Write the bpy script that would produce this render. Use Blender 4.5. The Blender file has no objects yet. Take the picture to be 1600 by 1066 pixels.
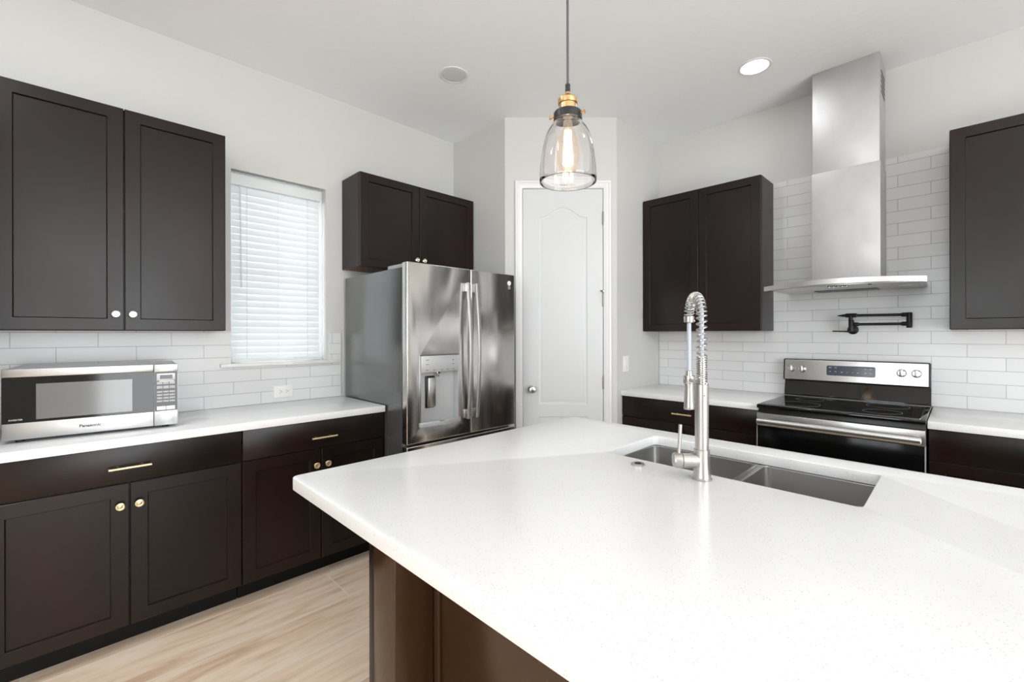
import bpy, bmesh, math, random
from mathutils import Matrix, Vector
random.seed(7)
C = bpy.context.scene.collection
S = bpy.context.scene

# ------------------------------------------------------------------ camera
CAM_H = 1.3481
cd = bpy.data.cameras.new('camera'); cam = bpy.data.objects.new('camera', cd); C.objects.link(cam)
cd.sensor_width = 36.0; cd.lens = 696.943 / 1600 * 36.0
cd.shift_y = -(533 - 522.823) / 1600
cd.clip_start = 0.02
cam.location = (0, 0, CAM_H)
TH = math.radians(45.2657)
cam.rotation_euler = (Matrix.Rotation(TH, 3, 'Z') @ Matrix.Rotation(math.radians(90), 3, 'X') @ Matrix.Rotation(math.radians(-0.1083), 3, 'Z')).to_euler()
S.camera = cam

# ------------------------------------------------------------------ world, exposure
w = bpy.data.worlds.new('sky'); S.world = w; w.use_nodes = True
bg = w.node_tree.nodes['Background']
_N = w.node_tree.nodes; _L = w.node_tree.links
_t = _N.new('ShaderNodeTexCoord'); _s = _N.new('ShaderNodeSeparateXYZ'); _r = _N.new('ShaderNodeValToRGB')
_m = _N.new('ShaderNodeMapRange'); _m.inputs['From Min'].default_value = -1; _m.inputs['From Max'].default_value = 1
_L.new(_t.outputs['Generated'], _s.inputs[0]); _L.new(_s.outputs['Z'], _m.inputs[0]); _L.new(_m.outputs[0], _r.inputs[0]); _L.new(_r.outputs[0], bg.inputs[0])
_r.color_ramp.elements[0].position = 0.46; _r.color_ramp.elements[0].color = (0.95, 0.98, 1.0, 1)      # lower half kept bright, added as up-light for the ceiling
_r.color_ramp.elements[1].position = 0.53; _r.color_ramp.elements[1].color = (0.93, 0.97, 1.0, 1)     # hazy bright sky
bg.inputs[1].default_value = 9.5
S.view_settings.view_transform = 'Standard'; S.view_settings.look = 'None'
S.view_settings.exposure = -0.22; S.view_settings.gamma = 1.0
S.cycles.use_denoising = True
S.cycles.max_bounces = 10; S.cycles.diffuse_bounces = 5; S.cycles.glossy_bounces = 5; S.cycles.transmission_bounces = 8
S.cycles.sample_clamp_indirect = 6.0
S.cycles.caustics_reflective = False; S.cycles.caustics_refractive = False

def portal(loc, rot, sx, sy):  # guides sky light in through the added, unseen openings
    d = bpy.data.lights.new('added_window_portal', 'AREA'); d.shape = 'RECTANGLE'; d.size = sx; d.size_y = sy
    d.cycles.is_portal = True
    o = bpy.data.objects.new('added_window_portal', d); C.objects.link(o); o.location = loc; o.rotation_euler = rot
PI = math.pi
CAN_W = 4.0   # default for the lit recessed lights added out of view
ROOM_X1 = 3.3; ROOM_Y0 = -4.2
FAR_ADDED_WIN = (-0.8, 1.9, 0.05, 2.9)        # y0,y1,z0,z1 of an opening added for light in the far wall (x = ROOM_X1)
REAR_ADDED_WIN = (-0.9, 1.3, 0.75, 2.7)       # x0,x1,z0,z1 of an opening added for light in the rear wall
portal((ROOM_X1 + 0.05, (FAR_ADDED_WIN[0]+FAR_ADDED_WIN[1])/2, (FAR_ADDED_WIN[2]+FAR_ADDED_WIN[3])/2), (0, PI/2, 0), FAR_ADDED_WIN[3]-FAR_ADDED_WIN[2], FAR_ADDED_WIN[1]-FAR_ADDED_WIN[0])
portal(((REAR_ADDED_WIN[0]+REAR_ADDED_WIN[1])/2, ROOM_Y0 - 0.05, (REAR_ADDED_WIN[2]+REAR_ADDED_WIN[3])/2), (PI/2, 0, 0), REAR_ADDED_WIN[1]-REAR_ADDED_WIN[0], REAR_ADDED_WIN[3]-REAR_ADDED_WIN[2])

# ------------------------------------------------------------------ measured planes
XL = -3.1124; YR = 3.6668; H = 3.0095
CT = 0.914; CB = 0.8755
XLC = -2.8576; YRC = 3.372; XLK = -2.4937; YRK = 3.0255
UB = 1.3716; UT = 2.4467

# ------------------------------------------------------------------ materials
def new_mat(name):
    m = bpy.data.materials.new(name); m.use_nodes = True
    nt = m.node_tree; b = nt.nodes['Principled BSDF']
    return m, nt, b
def P(name, col, rough=0.5, metal=0.0, spec=0.5, coat=0.0, bump=None, var=None, rvar=None, aniso=0.0):
    """bump=(scale xyz, strength, distance); var=(scale xyz, col2); rvar=(scale xyz, lo, hi)"""
    m, nt, b = new_mat(name); N = nt.nodes; L = nt.links
    b.inputs['Base Color'].default_value = (*col, 1); b.inputs['Roughness'].default_value = rough
    b.inputs['Metallic'].default_value = metal; b.inputs['Specular IOR Level'].default_value = spec
    b.inputs['Coat Weight'].default_value = coat; b.inputs['Anisotropic'].default_value = aniso
    def noise(sc, detail=3):
        t = N.new('ShaderNodeTexCoord'); mp = N.new('ShaderNodeMapping'); mp.inputs['Scale'].default_value = sc
        n = N.new('ShaderNodeTexNoise'); n.inputs['Scale'].default_value = 1.0; n.inputs['Detail'].default_value = detail
        L.new(t.outputs['Object'], mp.inputs[0]); L.new(mp.outputs[0], n.inputs['Vector']); return n
    if bump:
        n = noise(bump[0], bump[3] if len(bump) > 3 else 3); bp = N.new('ShaderNodeBump'); bp.inputs['Strength'].default_value = bump[1]; bp.inputs['Distance'].default_value = bump[2]
        L.new(n.outputs['Fac'], bp.inputs['Height']); L.new(bp.outputs[0], b.inputs['Normal'])
    if var:
        n = noise(var[0]); r = N.new('ShaderNodeValToRGB')
        r.color_ramp.elements[0].position = 0.35; r.color_ramp.elements[1].position = 0.65
        r.color_ramp.elements[0].color = (*col, 1); r.color_ramp.elements[1].color = (*var[1], 1)
        L.new(n.outputs['Fac'], r.inputs[0]); L.new(r.outputs[0], b.inputs['Base Color'])
    if rvar:
        n = noise(rvar[0]); r = N.new('ShaderNodeMapRange'); r.inputs['From Min'].default_value = 0.3; r.inputs['From Max'].default_value = 0.7
        r.inputs['To Min'].default_value = rvar[1]; r.inputs['To Max'].default_value = rvar[2]
        L.new(n.outputs['Fac'], r.inputs[0]); L.new(r.outputs[0], b.inputs['Roughness'])
    return m
def emis(name, col, strength):
    m, nt, b = new_mat(name)
    b.inputs['Base Color'].default_value = (*col, 1); b.inputs['Emission Color'].default_value = (*col, 1); b.inputs['Emission Strength'].default_value = strength
    return m

M = {}
M['wall'] = P('wall_paint', (0.62, 0.618, 0.60), 0.75, bump=((60, 60, 60), 0.12, 0.004))
M['ceiling'] = P('ceiling_paint', (0.90, 0.925, 0.94), 0.85, bump=((22, 22, 22), 0.25, 0.006))
M['trim'] = P('white_trim_paint', (0.80, 0.805, 0.81), 0.35)
M['door_paint'] = P('white_door_paint', (0.665, 0.68, 0.69), 0.38)
M['sill'] = P('sill_marble', (0.80, 0.795, 0.77), 0.3, var=((8, 8, 8), (0.74, 0.73, 0.70)))
M['blind'] = P('blind_vinyl', (0.86, 0.88, 0.885), 0.45)
M['cord'] = P('blind_cord', (0.72, 0.74, 0.75), 0.6)
M['espresso'] = P('espresso_wood', (0.0064, 0.0047, 0.0031), 0.28, spec=0.32, coat=0.0,
                  var=((2.5, 2.5, 1.1), (0.0135, 0.0048, 0.0036)), rvar=((3, 3, 2.2), 0.29, 0.36))
M['island_wood'] = P('glossy_island_espresso', (0.055, 0.026, 0.011), 0.20, spec=0.62, rvar=((3, 3, 2), 0.17, 0.25))  # brown base stands in for the warm floor reflected in these faces
M['cab_inside'] = P('cabinet_underside', (0.16, 0.045, 0.018), 0.4)
M['toe'] = P('toe_kick_black', (0.006, 0.005, 0.004), 0.55, spec=0.2)
M['brass'] = P('satin_brass', (0.86, 0.72, 0.44), 0.28, metal=1.0)
M['pale_brass'] = P('pale_polished_brass', (0.93, 0.88, 0.70), 0.22, metal=1.0)
M['steel'] = P('brushed_steel', (0.56, 0.555, 0.55), 0.30, metal=1.0)
M['satin_steel'] = P('satin_pale_steel', (0.58, 0.58, 0.58), 0.38, metal=1.0)
M['hood_steel'] = P('smudged_steel', (0.56, 0.555, 0.56), 0.60, metal=1.0, bump=((5, 5, 3), 0.12, 0.01), rvar=((9, 9, 6), 0.50, 0.68))
M['fridge_steel'] = P('fridge_brushed_steel', (0.60, 0.585, 0.57), 0.16, metal=1.0, bump=((2.5, 4.5, 1.3), 0.55, 0.020, 0.6), rvar=((2, 14, 2), 0.15, 0.22))
M['fridge_side'] = P('fridge_side_grey', (0.20, 0.205, 0.205), 0.22, metal=0.75)
M['nickel'] = P('brushed_nickel', (0.56, 0.545, 0.52), 0.30, metal=1.0)
M['hinge_metal'] = P('dull_hinge_metal', (0.30, 0.29, 0.27), 0.35, metal=1.0)
M['chrome'] = P('bright_chrome', (0.80, 0.80, 0.80), 0.12, metal=1.0)
M['sink'] = P('sink_steel', (0.46, 0.455, 0.45), 0.36, metal=1.0, bump=((30, 30, 30), 0.05, 0.002))
M['black_gloss'] = P('black_glass', (0.004, 0.004, 0.004), 0.07, spec=0.42)
M['black_door'] = P('black_oven_glass', (0.003, 0.003, 0.003), 0.12, spec=0.18)
M['black_satin'] = P('black_satin', (0.010, 0.010, 0.010), 0.35)
M['black_matte'] = P('matte_black_metal', (0.012, 0.012, 0.012), 0.42, metal=0.3)
M['dark'] = P('dark_gap', (0.006, 0.006, 0.006), 0.8)
M['slate'] = P('slate_display', (0.075, 0.085, 0.115), 0.25)
M['plastic_w'] = P('white_plastic', (0.84, 0.84, 0.83), 0.35)
M['plastic_g'] = P('grey_plastic', (0.42, 0.42, 0.43), 0.4)
M['light_grey'] = P('light_grey_plastic', (0.55, 0.56, 0.57), 0.35, metal=0.3)
M['white_mark'] = P('white_print', (0.75, 0.75, 0.75), 0.5)
M['hose'] = P('grey_hose', (0.48, 0.52, 0.58), 0.45)
M['cable'] = P('grey_cable', (0.09, 0.09, 0.10), 0.6)
M['lamp_black'] = P('lamp_black', (0.009, 0.010, 0.012), 0.4)
M['lamp_brass'] = P('aged_brass', (0.64, 0.42, 0.20), 0.28, metal=1.0)
M['mw_window'] = P('microwave_window_mesh', (0.16, 0.165, 0.165), 0.09, spec=0.7)
M['gasket'] = P('grey_gasket', (0.30, 0.30, 0.31), 0.6)
M['lens_off'] = P('frosted_lens', (0.66, 0.665, 0.68), 0.35)
M['lens_on'] = emis('lit_lens', (1.0, 0.985, 0.96), 14.0)
M['filament'] = emis('glowing_filament', (1.0, 0.80, 0.52), 55.0)

# quartz
m, nt, b = new_mat('white_quartz'); N = nt.nodes; L = nt.links
t = N.new('ShaderNodeTexCoord'); v = N.new('ShaderNodeTexVoronoi'); v.inputs['Scale'].default_value = 165
r = N.new('ShaderNodeValToRGB'); r.color_ramp.elements[0].position = 0.11; r.color_ramp.elements[1].position = 0.22
r.color_ramp.elements[0].color = (0.56, 0.56, 0.555, 1); r.color_ramp.elements[1].color = (0.875, 0.88, 0.885, 1)
n2 = N.new('ShaderNodeTexNoise'); n2.inputs['Scale'].default_value = 40
r2 = N.new('ShaderNodeValToRGB'); r2.color_ramp.elements[0].position = 0.45; r2.color_ramp.elements[1].position = 0.62
r2.color_ramp.elements[0].color = (0, 0, 0, 1)
mx = N.new('ShaderNodeMixRGB'); mx.inputs[2].default_value = (0.875, 0.88, 0.885, 1)
L.new(t.outputs['Object'], v.inputs['Vector']); L.new(t.outputs['Object'], n2.inputs['Vector']); L.new(v.outputs['Distance'], r.inputs[0]); L.new(n2.outputs['Fac'], r2.inputs[0])
L.new(r2.outputs[0], mx.inputs[0]); L.new(r.outputs[0], mx.inputs[1]); L.new(mx.outputs[0], b.inputs['Base Color'])
b.inputs['Roughness'].default_value = 0.23
M['quartz'] = m

# subway tile, running bond; axis = which object axis runs along the wall
def tile_mat(name, axis, x0):
    m, nt, b = new_mat(name); N = nt.nodes; L = nt.links
    t = N.new('ShaderNodeTexCoord'); s = N.new('ShaderNodeSeparateXYZ'); c = N.new('ShaderNodeCombineXYZ')
    a1 = N.new('ShaderNodeMath'); a1.operation = 'SUBTRACT'; a1.inputs[1].default_value = x0 - 30.05
    a2 = N.new('ShaderNodeMath'); a2.operation = 'SUBTRACT'; a2.inputs[1].default_value = 0.914
    L.new(t.outputs['Object'], s.inputs[0]); L.new(s.outputs[axis], a1.inputs[0]); L.new(s.outputs['Z'], a2.inputs[0])
    L.new(a1.outputs[0], c.inputs[0]); L.new(a2.outputs[0], c.inputs[1])
    br = N.new('ShaderNodeTexBrick'); br.offset = 0.5; br.offset_frequency = 2
    br.inputs['Scale'].default_value = 1.0; br.inputs['Brick Width'].default_value = 0.3005; br.inputs['Row Height'].default_value = 0.0748
    br.inputs['Mortar Size'].default_value = 0.0012; br.inputs['Mortar Smooth'].default_value = 0.3; br.inputs['Bias'].default_value = 0.0
    br.inputs['Color1'].default_value = (0.76, 0.765, 0.77, 1); br.inputs['Color2'].default_value = (0.725, 0.73, 0.735, 1); br.inputs['Mortar'].default_value = (0.36, 0.36, 0.36, 1)
    L.new(c.outputs[0], br.inputs['Vector']); L.new(br.outputs['Color'], b.inputs['Base Color'])
    bp = N.new('ShaderNodeBump'); bp.invert = True; bp.inputs['Strength'].default_value = 0.6; bp.inputs['Distance'].default_value = 0.002
    L.new(br.outputs['Fac'], bp.inputs['Height']); L.new(bp.outputs[0], b.inputs['Normal'])
    b.inputs['Roughness'].default_value = 0.22
    return m
M['tile_left'] = tile_mat('subway_tile_left', 'Y', 1.003 - 0.0)
M['tile_right'] = tile_mat('subway_tile_right', 'X', 0.170)

# wood-look floor plank
m, nt, b = new_mat('oak_look_plank'); N = nt.nodes; L = nt.links
t = N.new('ShaderNodeTexCoord'); at = N.new('ShaderNodeAttribute'); at.attribute_name = 'tone'
off = N.new('ShaderNodeVectorMath'); off.operation = 'MULTIPLY_ADD'; off.inputs[1].default_value = (13, 7, 3)
L.new(at.outputs['Color'], off.inputs[0]); L.new(t.outputs['Object'], off.inputs[2])
mp = N.new('ShaderNodeMapping'); mp.inputs['Scale'].default_value = (19, 1.0, 1)
L.new(off.outputs[0], mp.inputs[0])
n1 = N.new('ShaderNodeTexNoise'); n1.inputs['Scale'].default_value = 1.0; n1.inputs['Detail'].default_value = 6; n1.inputs['Distortion'].default_value = 0.5
L.new(mp.outputs[0], n1.inputs['Vector'])
r = N.new('ShaderNodeValToRGB'); e = r.color_ramp.elements
e[0].position = 0.30; e[0].color = (0.63, 0.425, 0.29, 1); e[1].position = 0.72; e[1].color = (0.93, 0.79, 0.64, 1)
k = r.color_ramp.elements.new(0.42); k.color = (0.80, 0.61, 0.45, 1)
k = r.color_ramp.elements.new(0.56); k.color = (0.90, 0.73, 0.57, 1)
L.new(n1.outputs['Fac'], r.inputs[0])
mp2 = N.new('ShaderNodeMapping'); mp2.inputs['Scale'].default_value = (90, 4, 1); L.new(off.outputs[0], mp2.inputs[0])
n3 = N.new('ShaderNodeTexNoise'); n3.inputs['Scale'].default_value = 1.0; n3.inputs['Detail'].default_value = 3; L.new(mp2.outputs[0], n3.inputs['Vector'])
mx = N.new('ShaderNodeMixRGB'); mx.blend_type = 'SOFT_LIGHT'; mx.inputs[0].default_value = 0.25
L.new(r.outputs[0], mx.inputs[1]); L.new(n3.outputs['Fac'], mx.inputs[2])
hs = N.new('ShaderNodeHueSaturation'); mr = N.new('ShaderNodeMapRange'); mr.inputs['To Min'].default_value = 0.93; mr.inputs['To Max'].default_value = 1.08
L.new(at.outputs['Fac'], mr.inputs[0]); L.new(mr.outputs[0], hs.inputs['Value']); L.new(mx.outputs[0], hs.inputs['Color']); L.new(hs.outputs[0], b.inputs['Base Color'])
b.inputs['Roughness'].default_value = 0.42
M['plank'] = m
M['grout'] = P('floor_grout', (0.88, 0.82, 0.75), 0.8)

# glass materials
def glass(name, col, rough, ior, thin=False):
    m, nt, b = new_mat(name)
    b.inputs['Base Color'].default_value = (*col, 1); b.inputs['Roughness'].default_value = rough; b.inputs['IOR'].default_value = ior; b.inputs['Transmission Weight'].default_value = 1.0
    return m
M['shade_glass'] = glass('clear_shade_glass', (0.97, 0.955, 0.955), 0.0, 1.45)
m, nt, b = new_mat('window_pane_glass'); N = nt.nodes; L = nt.links
tr = N.new('ShaderNodeBsdfTransparent'); tr.inputs[0].default_value = (0.93, 0.95, 0.95, 1); gl = N.new('ShaderNodeBsdfGlossy'); gl.inputs['Roughness'].default_value = 0.02
mix = N.new('ShaderNodeMixShader'); mix.inputs[0].default_value = 0.08; L.new(tr.outputs[0], mix.inputs[1]); L.new(gl.outputs[0], mix.inputs[2]); L.new(mix.outputs[0], N['Material Output'].inputs[0])
M['pane'] = m
m, nt, b = new_mat('bulb_glass'); N = nt.nodes; L = nt.links
tr = N.new('ShaderNodeBsdfTransparent'); tr.inputs[0].default_value = (1, 0.96, 0.92, 1); em = N.new('ShaderNodeEmission'); em.inputs[0].default_value = (1, 0.78, 0.55, 1); em.inputs[1].default_value = 0.9
gl = N.new('ShaderNodeBsdfGlossy'); gl.inputs['Roughness'].default_value = 0.03
mix = N.new('ShaderNodeMixShader'); mix.inputs[0].default_value = 0.30; L.new(tr.outputs[0], mix.inputs[1]); L.new(em.outputs[0], mix.inputs[2])
mix2 = N.new('ShaderNodeMixShader'); mix2.inputs[0].default_value = 0.06; L.new(mix.outputs[0], mix2.inputs[1]); L.new(gl.outputs[0], mix2.inputs[2]); L.new(mix2.outputs[0], N['Material Output'].inputs[0])
M['bulb'] = m
# slightly translucent blinds
nt = M['blind'].node_tree; b = nt.nodes['Principled BSDF']; trl = nt.nodes.new('ShaderNodeBsdfTranslucent'); trl.inputs[0].default_value = (0.85, 0.9, 0.92, 1)
mix = nt.nodes.new('ShaderNodeMixShader'); mix.inputs[0].default_value = 0.17
nt.links.new(b.outputs[0], mix.inputs[1]); nt.links.new(trl.outputs[0], mix.inputs[2]); nt.links.new(mix.outputs[0], nt.nodes['Material Output'].inputs[0])

# ------------------------------------------------------------------ mesh builder
FR = {}   # object name -> world matrix of its root frame
class MB:
    def __init__(s): s.bm = bmesh.new()
    def _new(s, fn):
        before = set(s.bm.verts); fn(); return [v for v in s.bm.verts if v not in before]
    def box(s, x0, x1, y0, y1, z0, z1, bev=0.0, seg=2, mat=None):
        tmp = bmesh.new(); bmesh.ops.create_cube(tmp, size=1.0)
        for v in tmp.verts: v.co = Vector(((x0+x1)/2 + v.co.x*(x1-x0), (y0+y1)/2 + v.co.y*(y1-y0), (z0+z1)/2 + v.co.z*(z1-z0)))
        if bev: bmesh.ops.bevel(tmp, geom=tmp.edges[:], offset=bev, segments=seg, affect='EDGES', profile=0.5)
        s.merge(tmp, mat); return s
    def merge(s, tmp, mat=None):
        if mat is not None: bmesh.ops.transform(tmp, matrix=mat, verts=tmp.verts[:])
        me = bpy.data.meshes.new('tmp'); tmp.to_mesh(me); tmp.free(); s.bm.from_mesh(me); bpy.data.meshes.remove(me)
    def rings(s, rings, close=True, cap0=True, cap1=True, mat=None):
        tmp = bmesh.new(); R = [[tmp.verts.new(p) for p in r] for r in rings]; n = len(R[0])
        for a, b in zip(R[:-1], R[1:]):
            for i in range(n if close else n-1):
                tmp.faces.new((a[i], a[(i+1) % n], b[(i+1) % n], b[i]))
        if cap0: tmp.faces.new(R[0][::-1])
        if cap1: tmp.faces.new(R[-1])
        s.merge(tmp, mat); return s
    def lathe(s, prof, center=(0, 0, 0), axis='Z', seg=40, cap0=True, cap1=True, mat=None):
        """prof = [(r, h)...] from one end to the other"""
        R = []
        for r, h in prof:
            r = max(r, 1e-5); ring = []
            for i in range(seg):
                a = 2*PI*i/seg; u, v = r*math.cos(a), r*math.sin(a)
                p = (u, v, h) if axis == 'Z' else (h, u, v) if axis == 'X' else (v, h, u)
                ring.append(Vector(p) + Vector(center))
            R.append(ring)
        return s.rings(R, True, cap0, cap1, mat)
    def tube(s, pts, rad, seg=12, cap=True, mat=None):
        pts = [Vector(p) for p in pts]; rad = rad if isinstance(rad, (list, tuple)) else [rad]*len(pts)
        R = []; T0 = (pts[1]-pts[0]).normalized(); up = Vector((0, 0, 1)) if abs(T0.z) < 0.9 else Vector((1, 0, 0)); nrm = T0.cross(up).normalized()
        for i, p in enumerate(pts):
            a = pts[max(i-1, 0)]; bb = pts[min(i+1, len(pts)-1)]; T = (bb-a).normalized()
            nrm = (nrm - T*nrm.dot(T)).normalized(); bi = T.cross(nrm)
            R.append([p + (nrm*math.cos(2*PI*k/seg) + bi*math.sin(2*PI*k/seg))*rad[i] for k in range(seg)])
        return s.rings(R, True, cap, cap, mat)
    def prism(s, loops, z0, z1, bev=0.0, mat=None, seg=2):
        """loops: outer and hole outlines in local XY, extruded along local Z"""
        cu = bpy.data.curves.new('tmp', 'CURVE'); cu.dimensions = '2D'; cu.fill_mode = 'BOTH'
        for lp in loops:
            sp = cu.splines.new('POLY'); sp.points.add(len(lp)-1)
            for i, p in enumerate(lp): sp.points[i].co = (p[0], p[1], 0, 1)
            sp.use_cyclic_u = True
        cu.extrude = (z1-z0)/2 - bev; cu.bevel_depth = bev; cu.bevel_resolution = seg; cu.offset = -bev
        ob = bpy.data.objects.new('tmp', cu); me = ob.to_mesh()
        tmp = bmesh.new(); tmp.from_mesh(me); ob.to_mesh_clear(); bpy.data.objects.remove(ob); bpy.data.curves.remove(cu)
        bmesh.ops.remove_doubles(tmp, verts=tmp.verts[:], dist=1e-6)
        bmesh.ops.transform(tmp, matrix=Matrix.Translation((0, 0, (z0+z1)/2)), verts=tmp.verts[:])
        s.merge(tmp, mat); return s
    def text(s, txt, size, mat, thick=0.0003, align='CENTER', bold=0.0):
        cu = bpy.data.curves.new('tmp', 'FONT'); cu.body = txt; cu.size = size; cu.extrude = thick; cu.align_x = align; cu.align_y = 'CENTER'; cu.offset = bold
        ob = bpy.data.objects.new('tmp', cu); me = ob.to_mesh(); tmp = bmesh.new(); tmp.from_mesh(me); ob.to_mesh_clear()
        bpy.data.objects.remove(ob); bpy.data.curves.remove(cu); s.merge(tmp, mat); return s
    def xf(s, mat): bmesh.ops.transform(s.bm, matrix=mat, verts=s.bm.verts[:]); return s
    def build(s, name, mat, parent=None, local=False, smooth=35, recalc=True):
        if parent is not None:
            fr = FR[parent.name]
            if not local: bmesh.ops.transform(s.bm, matrix=fr.inverted(), verts=s.bm.verts[:])
        if recalc: bmesh.ops.recalc_face_normals(s.bm, faces=s.bm.faces[:])
        me = bpy.data.meshes.new(name); s.bm.to_mesh(me); s.bm.free()
        for p in me.polygons: p.use_smooth = True
        me.set_sharp_from_angle(angle=math.radians(smooth))
        me.materials.append(mat if not isinstance(mat, str) else M[mat])
        o = bpy.data.objects.new(name, me); C.objects.link(o)
        if parent is not None: o.parent = parent; FR[o.name] = FR[parent.name]
        else: FR[o.name] = Matrix.Identity(4)
        return o
def thing(name, label, cat, loc=(0, 0, 0), rotz=0.0, group=None, kind=None):
    o = bpy.data.objects.new(name, None); C.objects.link(o); o.location = loc; o.rotation_euler = (0, 0, rotz); o.empty_display_size = 0.05
    if label: o['label'] = label
    if cat: o['category'] = cat
    if group: o['group'] = group
    if kind: o['kind'] = kind
    FR[o.name] = Matrix.Translation(loc) @ Matrix.Rotation(rotz, 4, 'Z'); return o
def tag(o, label, cat, group=None):
    o['label'] = label; o['category'] = cat
    if group: o['group'] = group
    return o
def struct(o): o['kind'] = 'structure'; return o
def rrect(x0, x1, y0, y1, r, n=6):
    if r <= 0: return [(x0, y0), (x1, y0), (x1, y1), (x0, y1)]
    out = []
    for cx, cy, a0 in ((x1-r, y0+r, -90), (x1-r, y1-r, 0), (x0+r, y1-r, 90), (x0+r, y0+r, 180)):
        for i in range(n+1):
            a = math.radians(a0 + 90*i/n); out.append((cx + r*math.cos(a), cy + r*math.sin(a)))
    return out
def frame(origin, u, n, v=(0, 0, 1)):
    """matrix: local x->u, local y->v (up), local z->n (outward)"""
    u, n, v = Vector(u), Vector(n), Vector(v)
    return Matrix(((u.x, v.x, n.x, origin[0]), (u.y, v.y, n.y, origin[1]), (u.z, v.z, n.z, origin[2]), (0, 0, 0, 1)))
FL = lambda x, y=0, z=0: frame((x, y, z), (0, 1, 0), (1, 0, 0))      # faces +x : local x along +y
FB = lambda y, x=0, z=0: frame((x, y, z), (1, 0, 0), (0, -1, 0))     # faces -y : local x along +x

def shaker(mb, mat, x0, x1, y0, y1, t=0.02, st=0.058, ra=0.054):
    R = []
    for ix, iy, d in ((0, 0, 0), (0, 0, t-0.002), (0.002, 0.002, t), (st, ra, t), (st+0.0012, ra+0.0012, t-0.0012), (st+0.0028, ra+0.0034, t-0.0098), (st+0.0040, ra+0.0042, t-0.0105)):
        R.append([Vector((x0+ix, y0+iy, d)), Vector((x1-ix, y0+iy, d)), Vector((x1-ix, y1-iy, d)), Vector((x0+ix, y1-iy, d))])
    return mb.rings(R, mat=mat)
def knob_mb(mat, x, y):
    m = mat @ Matrix.Translation((x, y, 0))
    return MB().lathe([(0.009, 0), (0.009, 0.002), (0.0055, 0.004), (0.005, 0.013), (0.009, 0.016), (0.0155, 0.019), (0.0165, 0.022), (0.0158, 0.025), (0.013, 0.0265),
                       (0.010, 0.0262), (0.0085, 0.0250), (0.006, 0.0252), (0.003, 0.0262), (0.0, 0.0265)], seg=32, mat=m)
def pull_mb(mat, xc, y, L=0.14, sep=0.080):
    mb = MB()
    mb.tube([mat @ Vector((xc-L/2, y, 0.030)), mat @ Vector((xc+L/2, y, 0.030))], 0.0058, seg=16)
    for s in (-1, 1): mb.tube([mat @ Vector((xc+s*sep/2, y, 0.0)), mat @ Vector((xc+s*sep/2, y, 0.029))], 0.0045, seg=12)
    return mb

# ------------------------------------------------------------------ structure: floor
PW = 0.29; fx0 = -2.52
def build_floor():
    me_bm = bmesh.new(); tones = []
    col = me_bm.loops.layers.color.new('tone')
    g = 0.0030; i0 = int((XL-0.3-fx0)//PW)-1; i1 = int((ROOM_X1+0.2-fx0)//PW)+1
    for i in range(i0, i1):
        xa = fx0 + i*PW; xb = xa+PW
        rnd = random.Random(i*31+5)
        ph = {0: 1.023, -1: -0.14, 1: 0.36-0.4, 2: 1.45}.get(i, rnd.random()*1.2)
        y = ph - 1.2*math.ceil((ph-ROOM_Y0)/1.2)
        while y < YR+0.1:
            tn = rnd.random()
            vs = [me_bm.verts.new((px, py, 0)) for px, py in ((xa+g, y+g), (xb-g, y+g), (xb-g, y+1.2-g), (xa+g, y+1.2-g))]
            f = me_bm.faces.new(vs)
            for lp in f.loops: lp[col] = (tn, rnd.random(), rnd.random(), 1)
            y += 1.2
    # keep planks inside the room
    for v in me_bm.verts:
        v.co.x = min(max(v.co.x, XL-0.14), ROOM_X1); v.co.y = min(max(v.co.y, ROOM_Y0), YR+0.1)
    me = bpy.data.meshes.new('floor'); me_bm.to_mesh(me); me_bm.free(); me.materials.append(M['plank'])
    o = bpy.data.objects.new('floor', me); C.objects.link(o); struct(o); FR[o.name] = Matrix.Identity(4)
    sub = MB().box(XL-0.14, ROOM_X1, ROOM_Y0, YR+0.1, -0.10, -0.0006).build('grout', 'grout', o)
    sub['kind'] = 'structure'
build_floor()
struct(MB().box(XL-0.15, ROOM_X1+0.15, ROOM_Y0-0.15, YR+0.15, H, H+0.12).build('ceiling', 'ceiling'))

# ------------------------------------------------------------------ walls
WY0, WY1, WZ0, WZ1 = 0.692, 1.265, 1.165, 2.358
wl = MB()
wl.box(XL-0.15, XL, ROOM_Y0, WY0, 0, H).box(XL-0.15, XL, WY1, 3.82, 0, H).box(XL-0.15, XL, WY0, WY1, 0, WZ0).box(XL-0.15, XL, WY0, WY1, WZ1, H)
struct(wl.build('wall_left', 'wall'))
struct(MB().box(XL, ROOM_X1+0.15, YR, YR+0.15, 0, H).build('wall_right', 'wall'))
a, b_, c, d = FAR_ADDED_WIN
wf = MB(); X = ROOM_X1
wf.box(X, X+0.15, ROOM_Y0, a, 0, H).box(X, X+0.15, b_, YR, 0, H).box(X, X+0.15, a, b_, 0, c).box(X, X+0.15, a, b_, d, H)
struct(wf.build('wall_far', 'wall'))
a2, b2, c2, d2 = REAR_ADDED_WIN
wr = MB(); Y = ROOM_Y0
wr.box(XL-0.15, a2, Y-0.15, Y, 0, H).box(b2, X+0.15, Y-0.15, Y, 0, H).box(a2, b2, Y-0.15, Y, 0, c2).box(a2, b2, Y-0.15, Y, d2, H)
struct(wr.build('wall_rear', 'wall'))
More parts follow.
